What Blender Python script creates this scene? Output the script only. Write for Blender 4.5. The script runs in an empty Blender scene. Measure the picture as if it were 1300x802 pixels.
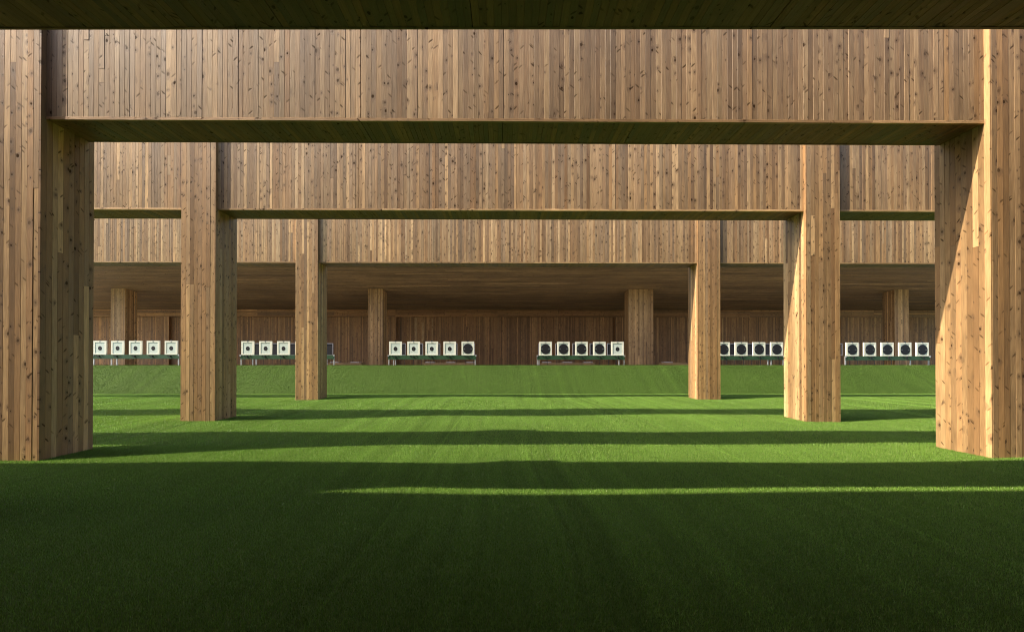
import bpy, math, random
import numpy as np
from mathutils import Vector

random.seed(7)
RNG = np.random.default_rng(11)
S = bpy.context.scene
COL = S.collection

# ------------------------------------------------------------------ camera
EYE = 1.25
F_PX, CX, CY, YAW, PITCH = 614.0, 643.36, 453.13, 0.0087, 0.0060   # in the 1300 x 802 photograph
cam_d = bpy.data.cameras.new('camera')
cam = bpy.data.objects.new('camera', cam_d)
COL.objects.link(cam)
cam.location = (0, 0, EYE)
cam.rotation_euler = (math.pi / 2 + PITCH, 0, -YAW)
cam_d.sensor_width = 36.0
cam_d.lens = F_PX / 1300 * 36.0
cam_d.shift_x = (650 - CX) / 1300
cam_d.shift_y = (CY - 401) / 1300
cam_d.clip_start = 0.05
cam_d.clip_end = 2000
S.camera = cam

# ------------------------------------------------------------------ light
KX, KY = 0.92, 0.25                       # shadow offset per metre of height
SUN = Vector((KX, KY, -1.0)).normalized()
ELEV = math.asin(-SUN.z)
w = bpy.data.worlds.new('World')
S.world = w
w.use_nodes = True
nt = w.node_tree
bg = nt.nodes['Background']
sky = nt.nodes.new('ShaderNodeTexSky')
sky.sky_type = 'NISHITA'
sky.sun_disc = False
sky.sun_elevation = ELEV
sky.sun_rotation = math.atan2(-KX, -KY)
sky.air_density = 1.0
sky.dust_density = 2.5
sky.ozone_density = 1.0
nt.links.new(sky.outputs[0], bg.inputs[0])
bg.inputs[1].default_value = 0.15
sun_d = bpy.data.lights.new('sun', 'SUN')
sun_d.energy = 4.4
sun_d.angle = math.radians(0.53)
sun_d.color = (1.0, 0.87, 0.68)
sun = bpy.data.objects.new('sun', sun_d)
COL.objects.link(sun)
sun.rotation_euler = SUN.to_track_quat('-Z', 'Y').to_euler()
sun.location = (-20, -8, 25)
S.view_settings.view_transform = 'Standard'
S.view_settings.look = 'None'
S.view_settings.gamma = 1.0
S.view_settings.exposure = 1.12
S.view_settings.use_curve_mapping = False
S.cycles.filter_width = 1.0

# ------------------------------------------------------------------ pixel helpers (direction only; distance given)
def ray(u, v):
    x, z, y = (u - CX) / F_PX, -(v - CY) / F_PX, 1.0
    c, s = math.cos(PITCH), math.sin(PITCH)
    y, z = c * y - s * z, s * y + c * z
    c, s = math.cos(YAW), math.sin(YAW)
    return Vector((c * x + s * y, -s * x + c * y, z))

def at(u, v, y):
    d = ray(u, v)
    return d * (y / d.y) + Vector((0, 0, EYE))

def PX(u, y):
    return at(u, 456, y).x

def PZ(v, y, u=640):
    return at(u, v, y).z

# ------------------------------------------------------------------ scene helpers
def tag(o, label=None, cat=None, group=None, kind=None):
    if label: o['label'] = label
    if cat: o['category'] = cat
    if group: o['group'] = group
    if kind: o['kind'] = kind
    return o

def empty(name, loc, label, cat, group=None):
    o = bpy.data.objects.new(name, None)
    o.empty_display_size = 0.2
    COL.objects.link(o)
    o.location = loc
    return tag(o, label, cat, group)

class MB:
    """collects geometry in world coordinates; build() links it as one mesh object"""
    def __init__(self):
        self.v, self.f, self.pc, self.rnd, self.mi = [], [], [], [], []

    def quadbox(self, O, U, V, N, u0, u1, v0, v1, t0, t1, c=0.003, pc=None, rnd=None):
        """board: spans u0..u1 (across), v0..v1 (along); outer face at depth t0 (u0 edge) .. t1 (u1 edge) along N; chamfered long edges"""
        b = len(self.v)
        prof = [(u0, -0.004), (u0, t0 - c), (u0 + c, t0), (u1 - c, t1), (u1, t1 - c), (u1, -0.004)]
        ru, rv, sd = pc if pc else (random.random() * 50, random.random() * 50, random.random() * 90)
        rn = rnd if rnd else (random.random(), random.random(), random.random())
        for v in (v0, v1):
            for (u, t) in prof:
                self.v.append(O + U * u + V * v + N * t)
                self.pc.append((u - u0 + ru, v - v0 + rv, sd))
                self.rnd.append((rn[0], rn[1], rn[2], 1.0))
        for i in range(5):
            self.f.append((b + i, b + i + 1, b + 7 + i, b + 6 + i))
        self.f.append((b + 5, b + 4, b + 3, b + 2, b + 1, b))
        self.f.append((b + 6, b + 7, b + 8, b + 9, b + 10, b + 11))

    def box(self, x0, x1, y0, y1, z0, z1):
        b = len(self.v)
        for z in (z0, z1):
            for (x, y) in ((x0, y0), (x1, y0), (x1, y1), (x0, y1)):
                self.v.append(Vector((x, y, z)))
                self.pc.append((x + y, z, 3.3))
                self.rnd.append((0.4, 0.5, 0.5, 1.0))
        for q in ((0, 3, 2, 1), (4, 5, 6, 7), (0, 1, 5, 4), (1, 2, 6, 5), (2, 3, 7, 6), (3, 0, 4, 7)):
            self.f.append(tuple(b + i for i in q))
        return self

    def prism(self, pts, d0, d1, axis='y'):
        """pts: list of 2d points (x,z) extruded along y"""
        b, n = len(self.v), len(pts)
        for d in (d0, d1):
            for (p, q) in pts:
                self.v.append(Vector((p, d, q)) if axis == 'y' else Vector((d, p, q)))
                self.pc.append((p, q, 1.0)); self.rnd.append((0.4, 0.5, 0.5, 1.0))
        for i in range(n):
            j = (i + 1) % n
            self.f.append((b + i, b + j, b + n + j, b + n + i))
        self.f.append(tuple(b + i for i in range(n))[::-1])
        self.f.append(tuple(b + n + i for i in range(n)))
        return self

    def disc(self, cx, cz, r, y0, y1, n=36, rx=None):
        rx = rx or r
        return self.prism([(cx + rx * math.cos(2 * math.pi * i / n), cz + r * math.sin(2 * math.pi * i / n)) for i in range(n)], y0, y1)

    def build(self, name, mat, parent=None, origin=None, bevel=0.0):
        o0 = Vector(origin) if origin is not None else (Vector(parent.location) if parent and parent.parent is None else Vector((0, 0, 0)))
        if parent and parent.parent is not None:
            o0 = Vector(parent.parent.location) + Vector(parent.location)
        me = bpy.data.meshes.new(name)
        me.from_pydata([tuple(p - o0) for p in self.v], [], self.f)
        a = me.attributes.new('pc', 'FLOAT_VECTOR', 'POINT')
        a.data.foreach_set('vector', np.array(self.pc, dtype=np.float32).ravel())
        a = me.attributes.new('rnd', 'FLOAT_COLOR', 'POINT')
        a.data.foreach_set('color', np.array(self.rnd, dtype=np.float32).ravel())
        me.materials.append(mat)
        o = bpy.data.objects.new(name, me)
        COL.objects.link(o)
        if parent:
            o.parent = parent
        else:
            o.location = o0
        if bevel:
            m = o.modifiers.new('bevel', 'BEVEL'); m.width = bevel; m.segments = 2; m.limit_method = 'ANGLE'
        return o

# ------------------------------------------------------------------ materials
class NT:
    def __init__(self, name):
        self.m = bpy.data.materials.new(name); self.m.use_nodes = True
        self.t = self.m.node_tree; self.bsdf = self.t.nodes['Principled BSDF']
    def n(self, typ, **kw):
        nd = self.t.nodes.new(typ)
        for k, v in kw.items(): setattr(nd, k, v)
        return nd
    def link(self, a, b): self.t.links.new(a, b)
    def val(self, sock, x):
        if hasattr(x, 'links'): self.link(x, sock)
        else: sock.default_value = x
    def math(self, op, a, b=0.0, c=0.0, clamp=False):
        nd = self.n('ShaderNodeMath', operation=op, use_clamp=clamp)
        for i, x in enumerate((a, b, c)): self.val(nd.inputs[i], x)
        return nd.outputs[0]
    def vec(self, x, y, z):
        nd = self.n('ShaderNodeCombineXYZ')
        for i, q in enumerate((x, y, z)): self.val(nd.inputs[i], q)
        return nd.outputs[0]
    def noise(self, vec, scale, detail=2.0, rough=0.5, dist=0.0):
        nd = self.n('ShaderNodeTexNoise'); self.link(vec, nd.inputs['Vector'])
        nd.inputs['Scale'].default_value = scale; nd.inputs['Detail'].default_value = detail
        nd.inputs['Roughness'].default_value = rough; nd.inputs['Distortion'].default_value = dist
        return nd.outputs['Fac']
    def mix(self, fac, a, b, blend='MIX'):
        nd = self.n('ShaderNodeMix', data_type='RGBA', blend_type=blend)
        self.val(nd.inputs[0], fac)
        for s, x in ((nd.inputs[6], a), (nd.inputs[7], b)):
            if hasattr(x, 'links'): self.link(x, s)
            else: s.default_value = (x[0], x[1], x[2], 1.0)
        return nd.outputs[2]
    def smooth(self, x, lo, hi, a=0.0, b=1.0):
        nd = self.n('ShaderNodeMapRange', interpolation_type='SMOOTHSTEP')
        self.val(nd.inputs[0], x)
        for i, q in enumerate((lo, hi, a, b)): self.val(nd.inputs[i + 1], q)
        return nd.outputs[0]

def make_wood(name, pale, mid, deep, grey=0.35):
    k = NT(name)
    at_ = k.n('ShaderNodeAttribute', attribute_name='pc')
    rn = k.n('ShaderNodeAttribute', attribute_name='rnd')
    sp = k.n('ShaderNodeSeparateXYZ'); k.link(at_.outputs['Vector'], sp.inputs[0])
    rs = k.n('ShaderNodeSeparateColor'); k.link(rn.outputs['Color'], rs.inputs[0])
    u, v, sd = sp.outputs
    r1, r2, r3 = rs.outputs
    P = k.vec(u, v, sd)
    # knots: round, about 25 to the square metre
    wob = k.noise(P, 22.0, 2.0)
    uu = k.math('ADD', u, k.math('MULTIPLY', k.math('SUBTRACT', wob, 0.5), 0.02))
    vo = k.n('ShaderNodeTexVoronoi', voronoi_dimensions='2D', feature='F1')
    k.link(k.vec(uu, k.math('MULTIPLY', v, 0.72), 0.0), vo.inputs['Vector']); vo.inputs['Scale'].default_value = 11.0
    cs = k.n('ShaderNodeSeparateColor'); k.link(vo.outputs['Color'], cs.inputs[0])
    keep = k.math('GREATER_THAN', cs.outputs[0], k.math('MULTIPLY_ADD', k.math('FRACT', k.math('MULTIPLY', r3, 7.31)), 0.36, 0.60))
    rad = k.math('MULTIPLY_ADD', k.math('POWER', cs.outputs[1], 2.0), 0.20, 0.06)
    dd = vo.outputs['Distance']
    core = k.math('MULTIPLY', keep, k.smooth(dd, rad, k.math('MULTIPLY', rad, 0.55)))
    halo = k.math('MULTIPLY', keep, k.smooth(dd, k.math('MULTIPLY', rad, 3.8), k.math('MULTIPLY', rad, 0.8)))
    core = k.math('MULTIPLY', core, k.math('MULTIPLY_ADD', cs.outputs[2], 0.5, 0.5))
    # spike knots: short slanting dashes
    sgn = k.math('MULTIPLY_ADD', k.math('GREATER_THAN', r3, 0.5), 2.0, -1.0)
    us = k.math('MULTIPLY', uu, sgn)
    a = k.math('ADD', k.math('MULTIPLY', us, 0.72), k.math('MULTIPLY', v, 0.69))
    b = k.math('SUBTRACT', k.math('MULTIPLY', v, 0.72), k.math('MULTIPLY', us, 0.69))
    v2 = k.n('ShaderNodeTexVoronoi', voronoi_dimensions='2D', feature='F1')
    k.link(k.vec(k.math('MULTIPLY', a, 5.2), k.math('MULTIPLY', b, 19.0), 0.0), v2.inputs['Vector']); v2.inputs['Scale'].default_value = 1.0
    c2 = k.n('ShaderNodeSeparateColor'); k.link(v2.outputs['Color'], c2.inputs[0])
    keep2 = k.math('GREATER_THAN', c2.outputs[0], 0.82)
    dash = k.math('MULTIPLY', keep2, k.smooth(v2.outputs['Distance'], 0.26, 0.1))
    dark = k.math('MAXIMUM', core, k.math('MULTIPLY', dash, k.math('MULTIPLY_ADD', c2.outputs[1], 0.55, 0.35)))
    # grain
    g0 = k.noise(k.vec(k.math('MULTIPLY', u, 16.0), k.math('MULTIPLY', v, 0.9), sd), 1.0, 2.0)
    bend = k.math('ADD', g0, k.math('MULTIPLY', halo, 0.18))
    ring = k.math('MULTIPLY_ADD', k.math('SINE', k.math('MULTIPLY', bend, 46.0)), 0.5, 0.5)
    fib = k.noise(k.vec(k.math('MULTIPLY', u, 260.0), k.math('MULTIPLY', v, 7.0), sd), 1.0, 3.0, 0.6)
    blot = k.noise(k.vec(k.math('MULTIPLY', u, 9.0), k.math('MULTIPLY', v, 2.2), sd), 1.0, 3.0, 0.55)
    base = k.mix(k.smooth(r1, 0.0, 0.75), deep, mid)
    base = k.mix(k.smooth(r1, 0.55, 1.0), base, pale)
    base = k.mix(k.math('MULTIPLY', k.smooth(r2, 0.25, 1.0), grey), base, (0.30, 0.243, 0.165))
    base = k.mix(k.math('MULTIPLY', ring, 0.26), base, (deep[0] * 0.75, deep[1] * 0.68, deep[2] * 0.6))
    gain = k.math('ADD', k.math('MULTIPLY', fib, 0.62), k.math('MULTIPLY', blot, 0.8))
    gain = k.math('MULTIPLY', k.math('ADD', gain, 0.29), k.math('MULTIPLY_ADD', r3, 0.54, 0.71))
    geo = k.n('ShaderNodeNewGeometry')
    gs = k.n('ShaderNodeSeparateXYZ'); k.link(geo.outputs['Position'], gs.inputs[0])
    stain = k.noise(k.vec(gs.outputs[0], gs.outputs[1], k.math('MULTIPLY', gs.outputs[2], 0.45)), 0.9, 4.0, 0.6)
    drip = k.noise(k.vec(k.math('MULTIPLY', gs.outputs[0], 11.0), k.math('MULTIPLY', gs.outputs[1], 11.0), k.math('MULTIPLY', gs.outputs[2], 0.7)), 1.0, 3.0, 0.6)
    gain = k.math('MULTIPLY', gain, k.smooth(stain, 0.25, 0.75, 0.84, 1.14))
    gain = k.math('MULTIPLY', gain, k.smooth(drip, 0.55, 0.8, 1.0, 0.80))
    gc = k.n('ShaderNodeCombineColor')
    for i in range(3): k.link(gain, gc.inputs[i])
    base = k.mix(1.0, base, gc.outputs[0], 'MULTIPLY')
    base = k.mix(k.math('MULTIPLY', halo, 0.5), base, (0.12, 0.068, 0.035))
    base = k.mix(k.math('MULTIPLY', dark, 0.88), base, (0.035, 0.019, 0.010))
    k.link(base, k.bsdf.inputs['Base Color'])
    k.link(k.math('MULTIPLY_ADD', fib, 0.25, k.math('MULTIPLY_ADD', r3, 0.16, 0.36)), k.bsdf.inputs['Roughness'])
    k.link(k.math('MULTIPLY_ADD', dark, -0.55, 0.55), k.bsdf.inputs['Specular IOR Level'])
    bp = k.n('ShaderNodeBump'); bp.inputs['Strength'].default_value = 0.35; bp.inputs['Distance'].default_value = 0.004
    h = k.math('SUBTRACT', k.math('ADD', fib, k.math('MULTIPLY', ring, 0.25)), k.math('MULTIPLY', dark, 0.9))
    k.link(h, bp.inputs['Height']); k.link(bp.outputs[0], k.bsdf.inputs['Normal'])
    return k.m

WOOD = make_wood('pine_cladding', (0.57, 0.366, 0.175), (0.43, 0.254, 0.110), (0.285, 0.158, 0.066), 0.42)
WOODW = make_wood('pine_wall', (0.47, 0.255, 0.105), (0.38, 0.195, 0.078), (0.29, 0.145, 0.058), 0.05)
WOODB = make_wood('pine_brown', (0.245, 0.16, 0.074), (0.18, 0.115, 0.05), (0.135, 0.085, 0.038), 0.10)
WOOD_SHADED = make_wood('pine_soffit_shade', (0.25, 0.125, 0.058), (0.20, 0.098, 0.045), (0.155, 0.076, 0.036), 0.05)  # same pine as the cladding, with underside shade put into its colour

def plain(name, col, rough=0.5, spec=0.4, metal=0.0, var=0.12, scale=30.0):
    k = NT(name)
    tc = k.n('ShaderNodeTexCoord')
    n = k.noise(tc.outputs['Object'], scale, 4.0, 0.6)
    c = k.mix(n, tuple(q * (1 - var) for q in col), tuple(min(1, q * (1 + var)) for q in col))
    k.link(c, k.bsdf.inputs['Base Color'])
    k.link(k.math('MULTIPLY_ADD', n, 0.2, rough - 0.1), k.bsdf.inputs['Roughness'])
    k.bsdf.inputs['Specular IOR Level'].default_value = spec
    k.bsdf.inputs['Metallic'].default_value = metal
    return k.m

M_FRAME = plain('cream_board', (0.80, 0.80, 0.71), 0.6, var=0.05)
M_FACE = plain('target_card', (0.60, 0.68, 0.65), 0.75, var=0.04)
M_BLACK = plain('matt_black', (0.012, 0.012, 0.018), 0.55)
M_DASH = plain('grey_marking', (0.25, 0.26, 0.30), 0.6)
M_SPOT = plain('dark_grey_marking', (0.07, 0.075, 0.09), 0.7, 0.2)
M_STEEL = plain('galvanised_steel', (0.52, 0.52, 0.55), 0.42, 0.5, 0.55, 0.12, 60)
M_GREEN = plain('green_rail_paint', (0.035, 0.085, 0.045), 0.45, var=0.2)
M_GREYF = plain('grey_frame', (0.24, 0.235, 0.26), 0.5, 0.5, 0.3)
M_PLATE = plain('pale_plate', (0.42, 0.39, 0.42), 0.4, 0.5, 0.4)
M_CORE = plain('joint_backing', (0.06, 0.042, 0.028), 0.9, 0.1)
M_BOUNCE = plain('concrete', (0.60, 0.56, 0.49), 0.85, 0.2, var=0.2, scale=4)  # pale tone of the added slab that bounces light

def turf_material(name, blades, g0=(0.036, 0.075, 0.010), g1=(0.085, 0.155, 0.020)):
    k = NT(name)
    if blades:
        at_ = k.n('ShaderNodeAttribute', attribute_name='col')
        col = at_.outputs['Color']
        k.link(col, k.bsdf.inputs['Base Color'])
        k.bsdf.inputs['Roughness'].default_value = 0.42
        k.bsdf.inputs['Specular IOR Level'].default_value = 0.45
        tr = k.n('ShaderNodeBsdfTranslucent'); k.link(col, tr.inputs['Color'])
        mx = k.n('ShaderNodeMixShader'); mx.inputs[0].default_value = 0.22
        k.link(k.bsdf.outputs[0], mx.inputs[1]); k.link(tr.outputs[0], mx.inputs[2])
        k.link(mx.outputs[0], k.t.nodes['Material Output'].inputs['Surface'])
    else:
        tc = k.n('ShaderNodeTexCoord')
        n1 = k.noise(tc.outputs['Object'], 160.0, 3.0, 0.7)
        n2 = k.noise(tc.outputs['Object'], 1.3, 3.0, 0.6)
        c = k.mix(n1, g0, g1)
        c = k.mix(k.math('MULTIPLY', n2, 0.3), c, (0.09, 0.14, 0.03))
        k.link(c, k.bsdf.inputs['Base Color'])
        k.bsdf.inputs['Roughness'].default_value = 0.8
        k.bsdf.inputs['Specular IOR Level'].default_value = 0.15
        bp = k.n('ShaderNodeBump'); bp.inputs['Strength'].default_value = 0.6; bp.inputs['Distance'].default_value = 0.01
        k.link(n1, bp.inputs['Height']); k.link(bp.outputs[0], k.bsdf.inputs['Normal'])
    return k.m

M_GROUND = turf_material('turf_backing', False)
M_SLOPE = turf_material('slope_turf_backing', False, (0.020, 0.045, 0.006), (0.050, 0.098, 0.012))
M_BLADE = turf_material('turf_blades', True)

# ------------------------------------------------------------------ ground and berm
BERM_FOOT, BERM_TOP, BERM_BACK = 17.80, 19.80, 20.04
BERM_Z = PZ(463.8, BERM_TOP)
FLOOR_Z = 0.0

def und(x, y):
    """gentle unevenness of the laid turf"""
    return 0.016 * np.sin(0.55 * x + 0.8 * np.sin(0.4 * y)) * np.sin(0.62 * y + 1.1) + 0.008 * np.sin(1.3 * x + 0.9 * y) \
        + 0.006 * np.sin(2.1 * y - 0.7 * x + 2.0)

def berm_h(y):
    t = np.clip((y - BERM_FOOT) / (BERM_TOP - BERM_FOOT), 0, 1)
    s = t * t * (3 - 2 * t)
    return BERM_Z * (0.82 * t + 0.18 * s)

def grid_mesh(name, xs, ys, zf, mat):
    X, Y = np.meshgrid(np.array(xs), np.array(ys))
    Z = zf(X, Y)
    n, m = len(xs), len(ys)
    verts = np.stack([X.ravel(), Y.ravel(), Z.ravel()], 1)
    faces = [(j * n + i, j * n + i + 1, (j + 1) * n + i + 1, (j + 1) * n + i) for j in range(m - 1) for i in range(n - 1)]
    me = bpy.data.meshes.new(name)
    me.from_pydata(verts.tolist(), [], faces)
    for p in me.polygons: p.use_smooth = True
    me.materials.append(mat)
    o = bpy.data.objects.new(name, me)
    COL.objects.link(o)
    return o

def gz(X, Y):
    m = np.clip((30 - np.abs(X)) / 4, 0, 1) * np.clip((BERM_FOOT - Y) / 1.0, 0, 1) * np.clip((Y + 8) / 2, 0, 1)
    return und(X, Y) * m

xs = [-400, -120, -60, -34] + list(np.arange(-30, 30.01, 0.4)) + [34, 60, 120, 400]
ys = [-400, -120, -40, -12] + list(np.arange(-8, 21.01, 0.4)) + [30, 60, 120, 400]
ground = grid_mesh('ground', xs, ys, gz, M_GROUND)
tag(ground, 'flat green artificial turf ground of the range', None, None, 'structure')

def make_berm():
    prof = [(BERM_FOOT - 0.02, -0.05)] + [(y, float(berm_h(np.array(y))) + 0.002) for y in np.linspace(BERM_FOOT, BERM_TOP, 14)] \
        + [(BERM_BACK, BERM_Z), (BERM_BACK, -0.05)]
    b = MB(); b.prism(prof, -32.0, 32.0, 'x')
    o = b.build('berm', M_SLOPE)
    return tag(o, 'long turfed slope in front of the target racks', None, None, 'structure')
make_berm()

# ------------------------------------------------------------------ turf blades (uncountable)
def blades(x, y, z, nrm_y, length, width, rng, tone):
    n = len(x)
    ang = rng.uniform(0, 2 * np.pi, n)
    lean = np.abs(rng.normal(0, 0.42, n))
    la = rng.uniform(0, 2 * np.pi, n)
    L = length * rng.uniform(0.7, 1.15, n)
    W = width * rng.uniform(0.7, 1.3, n)
    dx, dy = np.cos(ang) * W * 0.5, np.sin(ang) * W * 0.5
    tx = np.cos(la) * np.sin(lean) * L
    ty = np.sin(la) * np.sin(lean) * L - nrm_y * L * 0.5
    tz = np.cos(lean) * L
    V = np.empty((n, 3, 3), np.float32)
    V[:, 0] = np.stack([x - dx, y - dy, z - 0.003], 1)
    V[:, 1] = np.stack([x + dx, y + dy, z - 0.003], 1)
    V[:, 2] = np.stack([x + tx, y + ty, z + tz], 1)
    r = rng.random(n)
    g = tone[:, None]
    c0 = np.array([0.124, 0.236, 0.030]); c1 = np.array([0.226, 0.392, 0.072]); c2 = np.array([0.33, 0.38, 0.13])
    col = c0 + (c1 - c0) * r[:, None]
    straw = (rng.random(n) < 0.05)[:, None]
    col = np.where(straw, c2, col) * g
    C = np.ones((n, 3, 4), np.float32)
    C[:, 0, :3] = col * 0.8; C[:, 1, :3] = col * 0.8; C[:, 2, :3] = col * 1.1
    return V.reshape(-1, 3), C.reshape(-1, 4)

STREAK = np.convolve(RNG.normal(0, 1, 2700), [0.25, 0.5, 0.25], 'same') * 0.13 + np.convolve(RNG.normal(0, 1, 2700), np.ones(9) / 9, 'same') * 0.28
def turf_tone(x, y, rng):
    roll = np.floor((x + 0.9) / 3.9)
    t = 1.0 + 0.05 * np.sin(roll * 12.9898 + 3.0) + 0.05 * np.sin(0.9 * x + 1.7 * y) * np.sin(0.5 * y - 0.8 * x)
    seam = np.abs((x + 0.9) - np.round((x + 0.9) / 3.9) * 3.9) < 0.012
    streak = np.sin(x * 9 + 1.5 * np.sin(y * 0.8)) * np.sin(x * 23.7 + 0.7 * np.sin(y))
    patch = np.sin(2.3 * x + 0.6 * y + 2 * np.sin(0.7 * y)) * np.sin(1.9 * y - 0.5 * x + 1.3 * np.sin(0.9 * x))
    st = STREAK[np.clip(((x + 40 + 0.05 * np.sin(1.3 * y)) / 0.03).astype(int), 0, len(STREAK) - 1)]
    t = t + 0.05 * streak + st * (0.6 + 0.4 * np.sin(0.35 * y + 3 * np.sin(0.4 * x))) + 0.06 * patch + rng.normal(0, 0.05, len(x))
    t = t + np.where(seam, 0.3, 0)
    return t

SCUFF = [(random.uniform(-18, 18), random.uniform(18.0, 19.6), random.uniform(0.15, 1.0), random.uniform(-2.5, 2.5), random.uniform(0.015, 0.05)) for _ in range(150)]
def scuff(x, y):
    """pale scuff marks trodden into the slope"""
    t = np.zeros(len(x))
    for (cx, cy, ln, sl, wd) in SCUFF:
        near = (np.abs(y - cy) < ln * 0.5) & (np.abs(x - cx - sl * (y - cy)) < wd)
        t = t + np.where(near, 0.26, 0.0)
    return t

def scatter(y0, y1, dens, length, width, half=1.13, pad=0.5, on_berm=False):
    Vs, Cs = [], []
    step = 0.5
    y = y0
    while y < y1 - 1e-6:
        ya = min(y + step, y1)
        hw = half * ya + pad
        n = int(dens * (ya - y) * 2 * hw)
        X = RNG.uniform(-hw, hw, n) + 0.01 * y
        Y = RNG.uniform(y, ya, n)
        if on_berm:
            Z = berm_h(Y); ny = np.full(n, 0.5)
        else:
            Z = gz(X, Y); ny = np.zeros(n)
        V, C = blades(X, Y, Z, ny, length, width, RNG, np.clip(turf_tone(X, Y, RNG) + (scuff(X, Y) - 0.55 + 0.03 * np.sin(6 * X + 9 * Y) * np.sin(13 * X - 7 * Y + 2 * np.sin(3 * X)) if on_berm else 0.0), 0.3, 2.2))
        Vs.append(V); Cs.append(C)
        y = ya
    return np.concatenate(Vs), np.concatenate(Cs)

def build_tris(name, V, C, mat):
    n = len(V) // 3
    me = bpy.data.meshes.new(name)
    me.vertices.add(3 * n); me.loops.add(3 * n); me.polygons.add(n)
    me.vertices.foreach_set('co', V.ravel())
    me.loops.foreach_set('vertex_index', np.arange(3 * n, dtype=np.int32))
    me.polygons.foreach_set('loop_start', np.arange(0, 3 * n, 3, dtype=np.int32))
    a = me.attributes.new('col', 'FLOAT_COLOR', 'POINT')
    a.data.foreach_set('color', C.astype(np.float32).ravel())
    me.update()
    me.materials.append(mat)
    o = bpy.data.objects.new(name, me)
    COL.objects.link(o)
    return o

parts = [scatter(1.7, 4.0, 21000, 0.017, 0.0036), scatter(4.0, 7.0, 14000, 0.020, 0.0048), scatter(7.0, 11.0, 5000, 0.023, 0.0075),
         scatter(11.0, BERM_FOOT, 2600, 0.025, 0.011)]
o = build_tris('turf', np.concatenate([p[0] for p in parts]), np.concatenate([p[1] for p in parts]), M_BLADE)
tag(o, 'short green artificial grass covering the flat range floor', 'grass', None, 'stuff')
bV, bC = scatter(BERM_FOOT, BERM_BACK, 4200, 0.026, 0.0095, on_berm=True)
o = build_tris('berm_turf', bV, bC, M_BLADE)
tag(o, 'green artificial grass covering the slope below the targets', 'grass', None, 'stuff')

# ------------------------------------------------------------------ timber cladding
X_, Y_, Z_ = Vector((1, 0, 0)), Vector((0, 1, 0)), Vector((0, 0, 1))
TH = 0.022

def rnd_plank(weather):
    return (random.random(), min(1.0, max(0.0, random.gauss(weather, 0.22))), random.random())

def split(length, pitch, jitter=0.05):
    n = max(1, round(length / pitch))
    ws = [1 + random.uniform(-jitter, jitter) for _ in range(n)]
    s = sum(ws); out, a = [], 0.0
    for q in ws:
        out.append((a, a + q / s * length)); a += q / s * length
    return out

def clad(parent, O, U, V, N, width, height, pitch, mat, name='plank', single=True, weather=0.4, joints=0.0, seams=(), gap=0.0005, tilt=0.016, th=TH):
    """vertical planks on a face; U across, V along the planks, N outward"""
    acc = MB()
    for (a, b) in split(width, pitch):
        ga = gb = gap * random.uniform(0.0, 1.7)
        for s in seams:
            if a <= s < b: gb = 0.006
        cuts = [0.0]
        if random.random() < joints:
            cuts += sorted(random.uniform(0.12, 0.9) * height for _ in range(random.choice((1, 1, 2))))
        cuts = [q for i_, q in enumerate(cuts) if i_ == 0 or q - cuts[i_ - 1] > 0.15]
        cuts.append(height)
        for c0, c1 in zip(cuts[:-1], cuts[1:]):
            t = th + random.gauss(0, 0.0009)
            d = math.tan(random.gauss(0, tilt)) * (b - a) / 2
            m = acc if not single else MB()
            m.quadbox(O, U, V, N, a + ga, b - gb, c0 + (0.0015 if c0 else 0), c1 - (0.0015 if c1 < height else 0), t + d, t - d, random.uniform(0.0008, 0.0026), rnd=rnd_plank(weather))
            if single: m.build(name, mat, parent)
    if not single:
        o = acc.build(name, mat, parent); o['kind'] = 'stuff'
        return o

PT = {0: 6.50, 1: 6.85, 2: 7.05, 3: 6.05}        # pillar tops
ROW = {
    0: dict(y=3.60, L=-5.30, R=6.16, l=-6.00, r=6.86, z=4.20, zt=6.35),
    1: dict(y=6.04, L=-5.735, R=6.155, l=-6.435, r=6.855, z=4.27, zt=6.70),
    2: dict(y=9.765, L=-5.775, R=6.165, l=-6.465, r=6.862, z=4.29, zt=6.95),
    3: dict(y=15.195, L=-5.787, R=6.162, l=-6.484, r=6.869, z=4.306, zt=5.95),
}
D, REC, BD = 0.788, 0.07, 0.625

def pillar(x0, x1, y, top, label, single, inner):
    p = empty('timber_pillar', ((x0 + x1) / 2, y + D / 2, 0), label, 'pillar', 'timber pillars of the baffle rows')
    k = MB().box(x0 + TH, x1 - TH, y + TH, y + D - TH, -0.05, top - 0.012)
    k.build('core', M_CORE, p)
    hz = top + 0.02
    faces = {'front': (Vector((x0 + TH, y + TH, -0.02)), X_, -Y_, x1 - x0 - 2 * TH),
             'back': (Vector((x1 - TH, y + D - TH, -0.02)), -X_, Y_, x1 - x0 - 2 * TH),
             'right': (Vector((x1 - TH, y, -0.02)), Y_, X_, D),
             'left': (Vector((x0 + TH, y + D, -0.02)), -Y_, -X_, D)}
    for k_, (O, U, N, wd) in faces.items():
        if k_ == 'front': O = O - X_ * (TH - 0.0) + X_ * TH
        vis = single and (k_ == 'front' or k_ == inner)
        clad(p, O, U, Z_, N, wd, hz, 0.077, WOOD, 'plank' if vis else 'cladding', vis, 0.28, joints=0.45)
    MB().box(x0 - 0.02, x1 + 0.02, y - 0.02, y + D + 0.02, top, top + 0.03).build('cap', WOOD, p)
    return p

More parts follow.
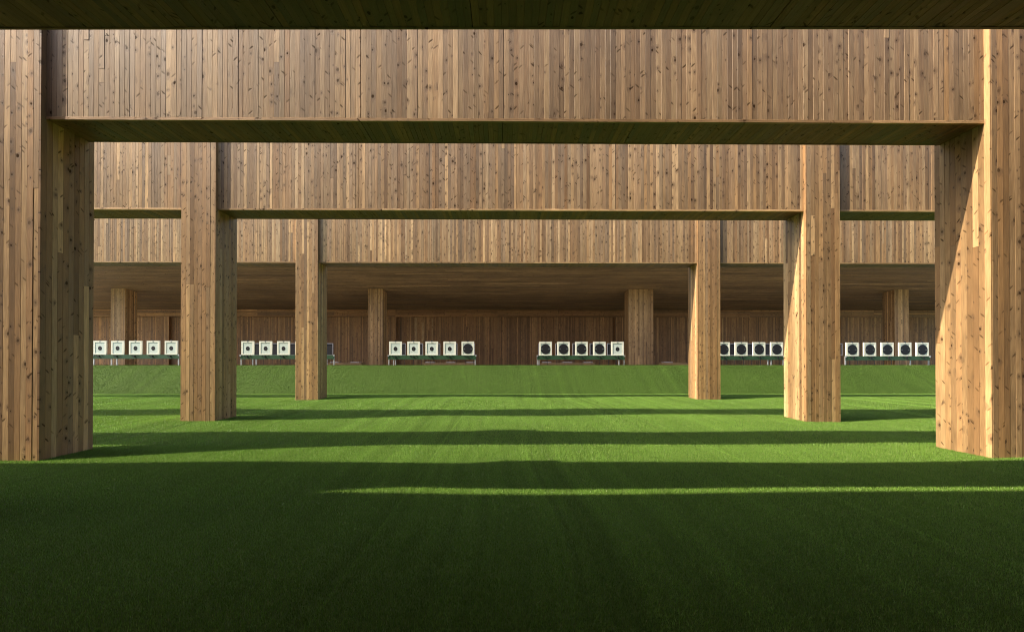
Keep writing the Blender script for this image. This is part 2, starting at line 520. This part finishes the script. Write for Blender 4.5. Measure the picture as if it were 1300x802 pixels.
def beam(row, x0, x1, label, single, soffit_single, seams=()):
    r = ROW[row]
    y, z, zt = r['y'] + REC, r['z'], r['zt']
    b = empty('baffle_beam', ((x0 + x1) / 2, y + BD / 2, z), label, 'beam', 'timber baffle beams across the range')
    MB().box(x0 + 0.004, x1 - 0.004, y + TH, y + BD - TH, z + TH, zt).build('core', M_CORE, b)
    L = x1 - x0
    sm = [PX(u, y) - x0 for u in seams]
    lip = 0.036
    clad(b, Vector((x0, y + TH, z + lip)), X_, Z_, -Y_, L, zt - z - lip, 0.0645, WOOD, 'plank' if single else 'cladding', single, {0: 0.75, 1: 0.95, 2: 0.65, 3: 0.5}[row], joints=0.06, seams=sm)
    clad(b, Vector((x1, y + BD - TH, z + lip)), -X_, Z_, Y_, L, zt - z - lip, 0.0645, WOOD, 'back_cladding', False, 0.6)
    clad(b, Vector((x0, y + 0.022, z + TH)), X_, Y_, -Z_, L, BD - 0.044, 0.0645, WOOD_SHADED, 'soffit_board' if soffit_single else 'soffit_cladding', soffit_single, 0.2, seams=sm)
    for nm, ya, nn in (('front_edge_strip', y + 0.022, -Y_), ('back_edge_strip', y + BD - 0.022, Y_)):
        m = MB()
        xs_ = [x0 + 0.001] + sorted(x0 + random.uniform(0.1, 0.9) * L for _ in range(3)) + [x1 - 0.001]
        for a, c in zip(xs_[:-1], xs_[1:]):
            m.quadbox(Vector((0, ya, 0)), Z_, X_, nn, z - 0.004, z + lip - 0.002, a + 0.001, c - 0.001, 0.026, 0.026, 0.003, rnd=(random.uniform(0.5, 1), 0.35, random.random()))
        m.build(nm, WOOD if nm[0] == 'f' else WOOD_SHADED, b)
    MB().box(x0 + 0.002, x1 - 0.002, y - 0.012, y + BD + 0.012, zt + 0.001, zt + 0.028).build('coping', WOOD, b)
    return b

names = {0: 'nearest', 1: 'first', 2: 'second', 3: 'third'}
depthw = {0: 'nearest row over the foreground', 1: 'front row', 2: 'middle row', 3: 'rear row before the slope'}
for i in (0, 1, 2, 3):
    r = ROW[i]
    if i == 0:
        la = 'timber pillar just outside the view on the left, shading the foreground turf'
        ra = 'timber pillar just outside the view on the right of the foreground'
    else:
        sz = {1: 'large knotty plank-clad pillar cut by the', 2: 'medium plank-clad pillar of the middle row on the', 3: 'slim distant plank-clad pillar nearest the slope on the'}[i]
        la = sz + (' left photo edge, its right side in shade' if i == 1 else ' left, its right side in shade')
        ra = sz + (' right photo edge, its left side sunlit' if i == 1 else ' right, its left side sunlit')
    pillar(r['l'], r['L'], r['y'], PT[i], la, i in (1, 2), 'right')
    pillar(r['R'], r['r'], r['y'], PT[i], ra, i in (1, 2), 'left')
    c = {0: 'dark beam underside spanning the very top edge of the photo',
         1: 'largest plank-clad baffle beam spanning between the two big front pillars',
         2: 'middle baffle beam spanning between the medium pillars',
         3: 'farthest long baffle beam, lowest in the photo, just above the canopy ceiling'}[i]
    bm_ = beam(i, r['L'] + 0.001, r['R'] - 0.001, c, i in (1, 2), i in (0, 1), {1: (306, 453, 636, 802, 945), 2: (453, 654, 850), 0: (583, 306, 1030), 3: (480, 700)}[i])
    if i == 0:
        bm_.rotation_euler.z = -0.0094        # this row stands a touch askew
        sl, sr = 'dark beam end left of the foreground bay, out of view', 'dark beam end right of the foreground bay, out of view'
    elif i == 1:
        sl, sr = 'front row beam continuing left of the big left pillar, out of view', 'front row beam continuing right of the big right pillar, out of view'
    else:
        sl = {2: 'short beam stretch between the big left pillar and the medium left pillar', 3: 'farthest beam stretch left of the slim left pillar'}[i]
        sr = {2: 'short beam stretch between the medium right pillar and the big right pillar', 3: 'farthest beam stretch right of the slim right pillar'}[i]
    beam(i, r['l'] - 11.9, r['l'] - 0.001, sl, False, False)
    beam(i, r['r'] + 0.001, r['r'] + 11.9, sr, False, False)

# ------------------------------------------------------------------ target shelter (canopy, pillars, back wall)
YC, Y4, YW, YB = 21.7, 25.5, 30.2, 30.9
Z4 = PZ(366.8, Y4)
ZW = PZ(393.2, YW)
SL = (ZW - Z4) / (YW - Y4)
def soff(y): return Z4 + SL * (y - Y4)
XL, XR = -31.0, 32.0
o = MB().box(-31, 32, BERM_BACK + 0.002, 31.5, -0.2, 0.028).build('bounce_slab', M_BOUNCE)  # unseen slab, added to bounce light onto the shelter wall and ceiling
tag(o, 'unseen pale concrete slab behind the slope, added to bounce light into the shelter', None, None, 'structure')
shel = empty('target_shelter', (0, 26, 0), 'timber clad shelter with dark board ceiling and back wall behind the targets', 'shelter')
m = MB()
m.prism([(YC + 0.03, soff(YC) + 0.03), (YB, soff(YB) + 0.03), (YB, 7.4), (YC + 0.03, 7.4)], XL, XR, 'x')
m.build('roof', M_CORE, shel)
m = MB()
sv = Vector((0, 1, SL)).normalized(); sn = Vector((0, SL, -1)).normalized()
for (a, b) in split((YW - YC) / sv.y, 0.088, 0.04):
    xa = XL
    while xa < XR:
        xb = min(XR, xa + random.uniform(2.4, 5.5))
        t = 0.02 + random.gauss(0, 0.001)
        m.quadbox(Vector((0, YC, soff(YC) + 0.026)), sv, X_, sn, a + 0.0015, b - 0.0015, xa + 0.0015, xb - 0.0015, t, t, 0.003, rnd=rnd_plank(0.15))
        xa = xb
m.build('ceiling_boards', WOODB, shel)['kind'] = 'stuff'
clad(shel, Vector((XL, YC + 0.03, soff(YC))), X_, Z_, -Y_, XR - XL, 7.4 - soff(YC), 0.0645, WOOD, 'fascia_cladding', False, 0.5)

hd = PZ(402.2, YW)
MB().box(XL, XR, YW + 0.245, YB, -0.05, soff(YB) + 0.02).build('wall_core', M_CORE, shel)
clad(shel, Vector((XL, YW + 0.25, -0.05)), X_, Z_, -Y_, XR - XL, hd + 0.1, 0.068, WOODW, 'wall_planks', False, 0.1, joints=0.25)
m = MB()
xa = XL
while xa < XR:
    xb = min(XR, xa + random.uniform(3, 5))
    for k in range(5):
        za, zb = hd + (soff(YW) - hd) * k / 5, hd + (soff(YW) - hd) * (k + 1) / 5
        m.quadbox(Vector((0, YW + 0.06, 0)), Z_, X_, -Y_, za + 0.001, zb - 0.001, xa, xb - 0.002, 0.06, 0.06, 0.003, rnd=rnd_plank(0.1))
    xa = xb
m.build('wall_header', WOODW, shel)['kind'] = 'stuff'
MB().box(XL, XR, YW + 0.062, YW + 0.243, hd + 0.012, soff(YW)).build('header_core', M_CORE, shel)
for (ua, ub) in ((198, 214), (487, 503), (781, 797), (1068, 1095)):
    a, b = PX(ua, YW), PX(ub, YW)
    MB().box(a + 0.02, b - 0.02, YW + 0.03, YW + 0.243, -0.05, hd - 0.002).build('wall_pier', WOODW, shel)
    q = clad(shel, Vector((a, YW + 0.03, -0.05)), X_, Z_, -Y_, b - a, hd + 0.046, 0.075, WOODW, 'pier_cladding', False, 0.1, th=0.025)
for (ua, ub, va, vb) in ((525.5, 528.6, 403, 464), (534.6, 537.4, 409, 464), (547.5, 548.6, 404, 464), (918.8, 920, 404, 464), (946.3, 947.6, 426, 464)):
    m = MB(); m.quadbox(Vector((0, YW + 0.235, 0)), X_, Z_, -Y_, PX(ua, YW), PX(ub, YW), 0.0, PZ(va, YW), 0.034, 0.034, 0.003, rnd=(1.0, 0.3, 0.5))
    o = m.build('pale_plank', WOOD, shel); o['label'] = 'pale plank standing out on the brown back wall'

D4 = 0.84
for (ua, ub, lb) in ((140.2, 158.5, 'shaded shelter pillar behind the leftmost target rack'), (467, 486, 'shaded shelter pillar left of centre beside the third rack'),
                     (798, 829.4, 'wide shaded shelter pillar right of the fourth target rack'), (1136.2, 1154, 'shaded shelter pillar behind the rightmost target rack')):
    x0, x1 = PX(ua, Y4), PX(ub, Y4)
    p = empty('shelter_pillar', ((x0 + x1) / 2, Y4 + D4 / 2, 0), lb, 'pillar', 'pillars under the target shelter')
    top = soff(Y4 + D4) - 0.03
    MB().box(x0 + 0.02, x1 - 0.02, Y4 + 0.02, Y4 + D4 - 0.02, -0.05, top - 0.002).build('core', M_CORE, p)
    tf = soff(Y4) + 0.0
    for nm, O, U, N, wd in (('front_cladding', Vector((x0 + TH, Y4 + TH, -0.05)), X_, -Y_, x1 - x0 - 2 * TH), ('back_cladding', Vector((x1 - TH, Y4 + D4 - TH, -0.05)), -X_, Y_, x1 - x0 - 2 * TH),
                            ('side_cladding', Vector((x1 - TH, Y4, -0.05)), Y_, X_, D4), ('side_cladding', Vector((x0 + TH, Y4 + D4, -0.05)), -Y_, -X_, D4)):
        clad(p, O, U, Z_, N, wd, tf + 0.05 + (0.0 if nm != 'back_cladding' else SL * D4), 0.077, WOOD, nm, False, 0.2, joints=0.3)

# ------------------------------------------------------------------ firing-line shelter behind the viewer (casts the foreground shade)
fs = empty('firing_shelter', (0, -4, 0), 'timber shelter over the firing line behind the viewer, shading the foreground', 'shelter')
FY = 2.31
MB().box(-22, 22, FY + 0.03, FY + 0.55, 4.35, 6.75).build('front_beam', M_CORE, fs)
clad(fs, Vector((-22, FY + 0.03, 4.35)), X_, Z_, -Y_, 44, 2.4, 0.2, WOOD, 'inner_cladding', False, 0.4)
clad(fs, Vector((22, FY + 0.55, 4.35)), -X_, Z_, Y_, 44, 2.4, 0.2, WOOD, 'outer_cladding', False, 0.4)
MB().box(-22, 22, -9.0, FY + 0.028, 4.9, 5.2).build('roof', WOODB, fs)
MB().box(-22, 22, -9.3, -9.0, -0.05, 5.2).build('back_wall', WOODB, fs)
for xx in (-21.5, -10.5, 11.0, 21.0):
    MB().box(xx, xx + 0.5, -8.9, -8.4, -0.05, 4.9).build('post', WOOD, fs)
    MB().box(xx, xx + 0.5, FY + 0.04, FY + 0.54, -0.05, 4.35).build('post', WOOD, fs)

# ------------------------------------------------------------------ targets
YT = 20.34
TW, THT = 0.528, 0.575
RZ1, RZ0 = PZ(451.0, YT), PZ(456.2, YT)
ORD = ['first', 'second', 'third', 'fourth', 'fifth']
RACKS = [
    dict(n='leftmost', c=[127.5, 149.8, 172.5, 195.0, 217.8], big=[0, 0, 0, 0, 0], a=119.6, b=228.6, posts=[120.5, 142.6, 149.6, 227.6], lb='seen between the two left pillars'),
    dict(n='second', c=[314.9, 337.5, 360.2, 383.0, 406.0], big=[0, 0, 0, 0, 0], a=306.2, b=425.0, posts=[307.0, 321.6, 326.0, 415.4, 425.0], lb='partly hidden by the slim left pillar'),
    dict(n='third', c=[502.2, 525.2, 548.2, 571.0, 594.0], big=[0, 0, 0, 0, 1], a=493.2, b=604.6, posts=[494.0, 500.0, 502.4, 603.4], lb='standing left of centre'),
    dict(n='fourth', c=[692.5, 715.3, 738.1, 760.9, 783.8], big=[1, 1, 1, 1, 0], a=681.6, b=792.6, posts=[681.6, 684.2, 785.4, 792.0], lb='standing right of centre'),
    dict(n='fifth', c=[896.0, 918.3, 940.7, 963.3, 985.8], big=[1, 1, 1, 1, 1], a=887.0, b=994.0, posts=[888.5, 974.0, 978.2, 993.4], lb='between the slim and medium right pillars'),
    dict(n='rightmost', c=[1081.5, 1103.8, 1126.0, 1148.5, 1170.5], big=[1, 1, 1, 1, 1], a=1071.8, b=1179.0, posts=[1072.2, 1154.6, 1177.8], lb='beside the big right pillar'),
]
def tilt_z(u): return 0.0

def rack(R):
    zoff = PZ(451.0 + (0.0019 * (R['c'][2] - 640)), YT, R['c'][2]) - PZ(451.0, YT, 640)
    R['z1'] = RZ1 + zoff; R['z0'] = RZ0 + zoff
    a, b = PX(R['a'], YT), PX(R['b'], YT)
    e = empty('target_rack', ((a + b) / 2, YT, 0), 'green rail on pale posts, %s target rack, %s' % (R['n'], R['lb']), 'target rack', 'target racks along the slope')
    m = MB(); m.box(a, b, YT - 0.07, YT - 0.062, R['z0'], R['z1'] - 0.002); m.box(a, b, YT - 0.0618, YT + 0.06, R['z1'] - 0.012, R['z1'] - 0.004)
    m.build('rail', M_GREEN, e)
    for u in R['posts']:
        x = min(max(PX(u, YT), a + 0.02), b - 0.02)
        q = MB(); q.box(x - 0.022, x + 0.022, YT - 0.058, YT - 0.014, 0.01, R['z1'] - 0.014); q.box(x - 0.07, x + 0.07, YT - 0.10, YT + 0.03, -0.01, 0.009)
        q.build('post', M_STEEL, e, bevel=0.004)
    for x in (a + 0.01, b - 0.01):
        MB().box(x - 0.03, x + 0.03, YT - 0.09, YT - 0.072, R['z1'] - 0.05, R['z1'] + 0.015).build('end_bracket', M_STEEL, e)
    z0 = RZ0
    return e

def target(R, k, u):
    x = PX(u, YT); z = R['z1'] + 0.002
    big = R['big'][k]
    kind = 'large black disc' if big else 'small black bullseye'
    e = empty('shooting_target', (x, YT, z), 'square cream target with %s, %s from the left on the %s rack' % (kind, ORD[k], R['n']), 'target', 'shooting targets')
    w2, h = TW / 2, THT
    yf, yp = YT - 0.036, YT - 0.027
    bw = 0.068
    m = MB()
    m.box(x - w2, x + w2, yf, yf + 0.06, z + h - bw, z + h); m.box(x - w2, x + w2, yf, yf + 0.06, z, z + bw * 0.7)
    m.box(x - w2, x - w2 + bw, yf, yf + 0.06, z + bw * 0.7, z + h - bw); m.box(x + w2 - bw, x + w2, yf, yf + 0.06, z + bw * 0.7, z + h - bw)
    m.build('frame', M_FRAME, e)
    MB().box(x - w2 + bw, x + w2 - bw, yp + 0.001, yp + 0.03, z + bw * 0.7, z + h - bw).build('card', M_FACE, e)
    cz = z + h * 0.465
    if big:
        d = MB().disc(x, cz, 0.214, yf - 0.004, yp + 0.0005, 40, 0.203).build('black_disc', M_BLACK, e)
        for s in (-1, 1):
            MB().box(x + s * 0.15 - 0.034, x + s * 0.15 + 0.034, yf - 0.008, yf - 0.0045, cz - 0.011, cz + 0.011).build('sighting_bar', M_DASH, d)
    else:
        d = MB().disc(x, cz, 0.090, yp - 0.003, yp + 0.0005, 32, 0.080).build('bullseye', M_BLACK, e)
        MB().disc(x, cz, 0.014, yp - 0.006, yp - 0.0032, 12).build('centre_spot', M_SPOT, d)
    MB().box(x - 0.035, x + 0.035, YT - 0.04, YT + 0.0, z + h + 0.0005, z + h + 0.034).build('clamp', M_BLACK, e, bevel=0.006)
    MB().box(x - 0.02, x + 0.02, yf - 0.006, yf - 0.0005, z + h - 0.045, z + h - 0.022).build('number_plate', M_DASH, e)
    for (p, q, yy, z0, z1) in ((-0.02, 0.03, 0.13, 0.10, 0.03), (-0.15, -0.10, 0.09, 0.04, 0.012), (0.10, 0.15, 0.09, 0.04, 0.012)):
        MB().box(x + p, x + q, YT - yy, YT - 0.0725, z - z0, z - z1).build('lock_lever', M_BLACK, e)

YS = 21.26
def screen(R, k, u):
    x = PX(u, YT)          # straight behind its target
    zt, zb = PZ(435.6, YS), PZ(451.3, YS)
    e = empty('backing_screen', (x, YS, 0), 'black screen in thin grey frame behind the %s target on the %s rack' % (ORD[k], R['n']), 'screen', 'screens behind the targets')
    hw = 0.235
    m = MB()
    for (a, b, c, d) in ((-hw, hw, zt - 0.035, zt), (-hw, hw, zb, zb + 0.035), (-hw, -hw + 0.022, zb + 0.035, zt - 0.035), (hw - 0.022, hw, zb + 0.035, zt - 0.035)):
        m.box(x + a, x + b, YS - 0.03, YS + 0.05, c, d)
    m.build('frame', M_GREYF, e)
    MB().box(x - hw + 0.022, x + hw - 0.022, YS - 0.012, YS + 0.02, zb + 0.035, zt - 0.035).build('screen_panel', M_BLACK, e)
    for s in (-1, 1):
        MB().box(x + s * 0.18 - 0.008, x + s * 0.18 + 0.008, YS - 0.004, YS + 0.012, 0.0, zb).build('leg', M_BLACK, e)

for R in RACKS:
    rack(R)
    for k, u in enumerate(R['c']):
        target(R, k, u)
        if R['n'] not in ('leftmost',): screen(R, k, u)

# low timber counters with pale plates, seen under the rails
YK = 23.7
for (ua, ub, pl, lb) in ((415, 459, ((418.8, 430), (445, 456)), 'low brown counter under the second rack, right of the slim left pillar'),
                         (538, 604, ((540, 551.5), (566.5, 577.5), (592, 603)), 'low brown counter with three pale plates under the third rack'),
                         (687, 755, ((688.5, 700), (714.5, 726.5), (741.5, 752.5)), 'low brown counter with three pale plates under the fourth rack'),
                         (840, 873, ((843, 854),), 'low brown counter with one pale plate beside the slim right pillar')):
    a, b = PX(ua, YK), PX(ub, YK)
    zt = PZ(460.4, YK)
    e = empty('low_counter', ((a + b) / 2, YK + 0.25, 0), lb, 'counter', 'low counters behind the targets')
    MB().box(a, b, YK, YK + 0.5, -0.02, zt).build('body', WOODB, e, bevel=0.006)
    for (c, d) in pl:
        MB().box(PX(c, YK), PX(d, YK), YK - 0.02, YK + 0.4, zt + 0.001, zt + 0.04).build('plate', M_PLATE, e, bevel=0.004)
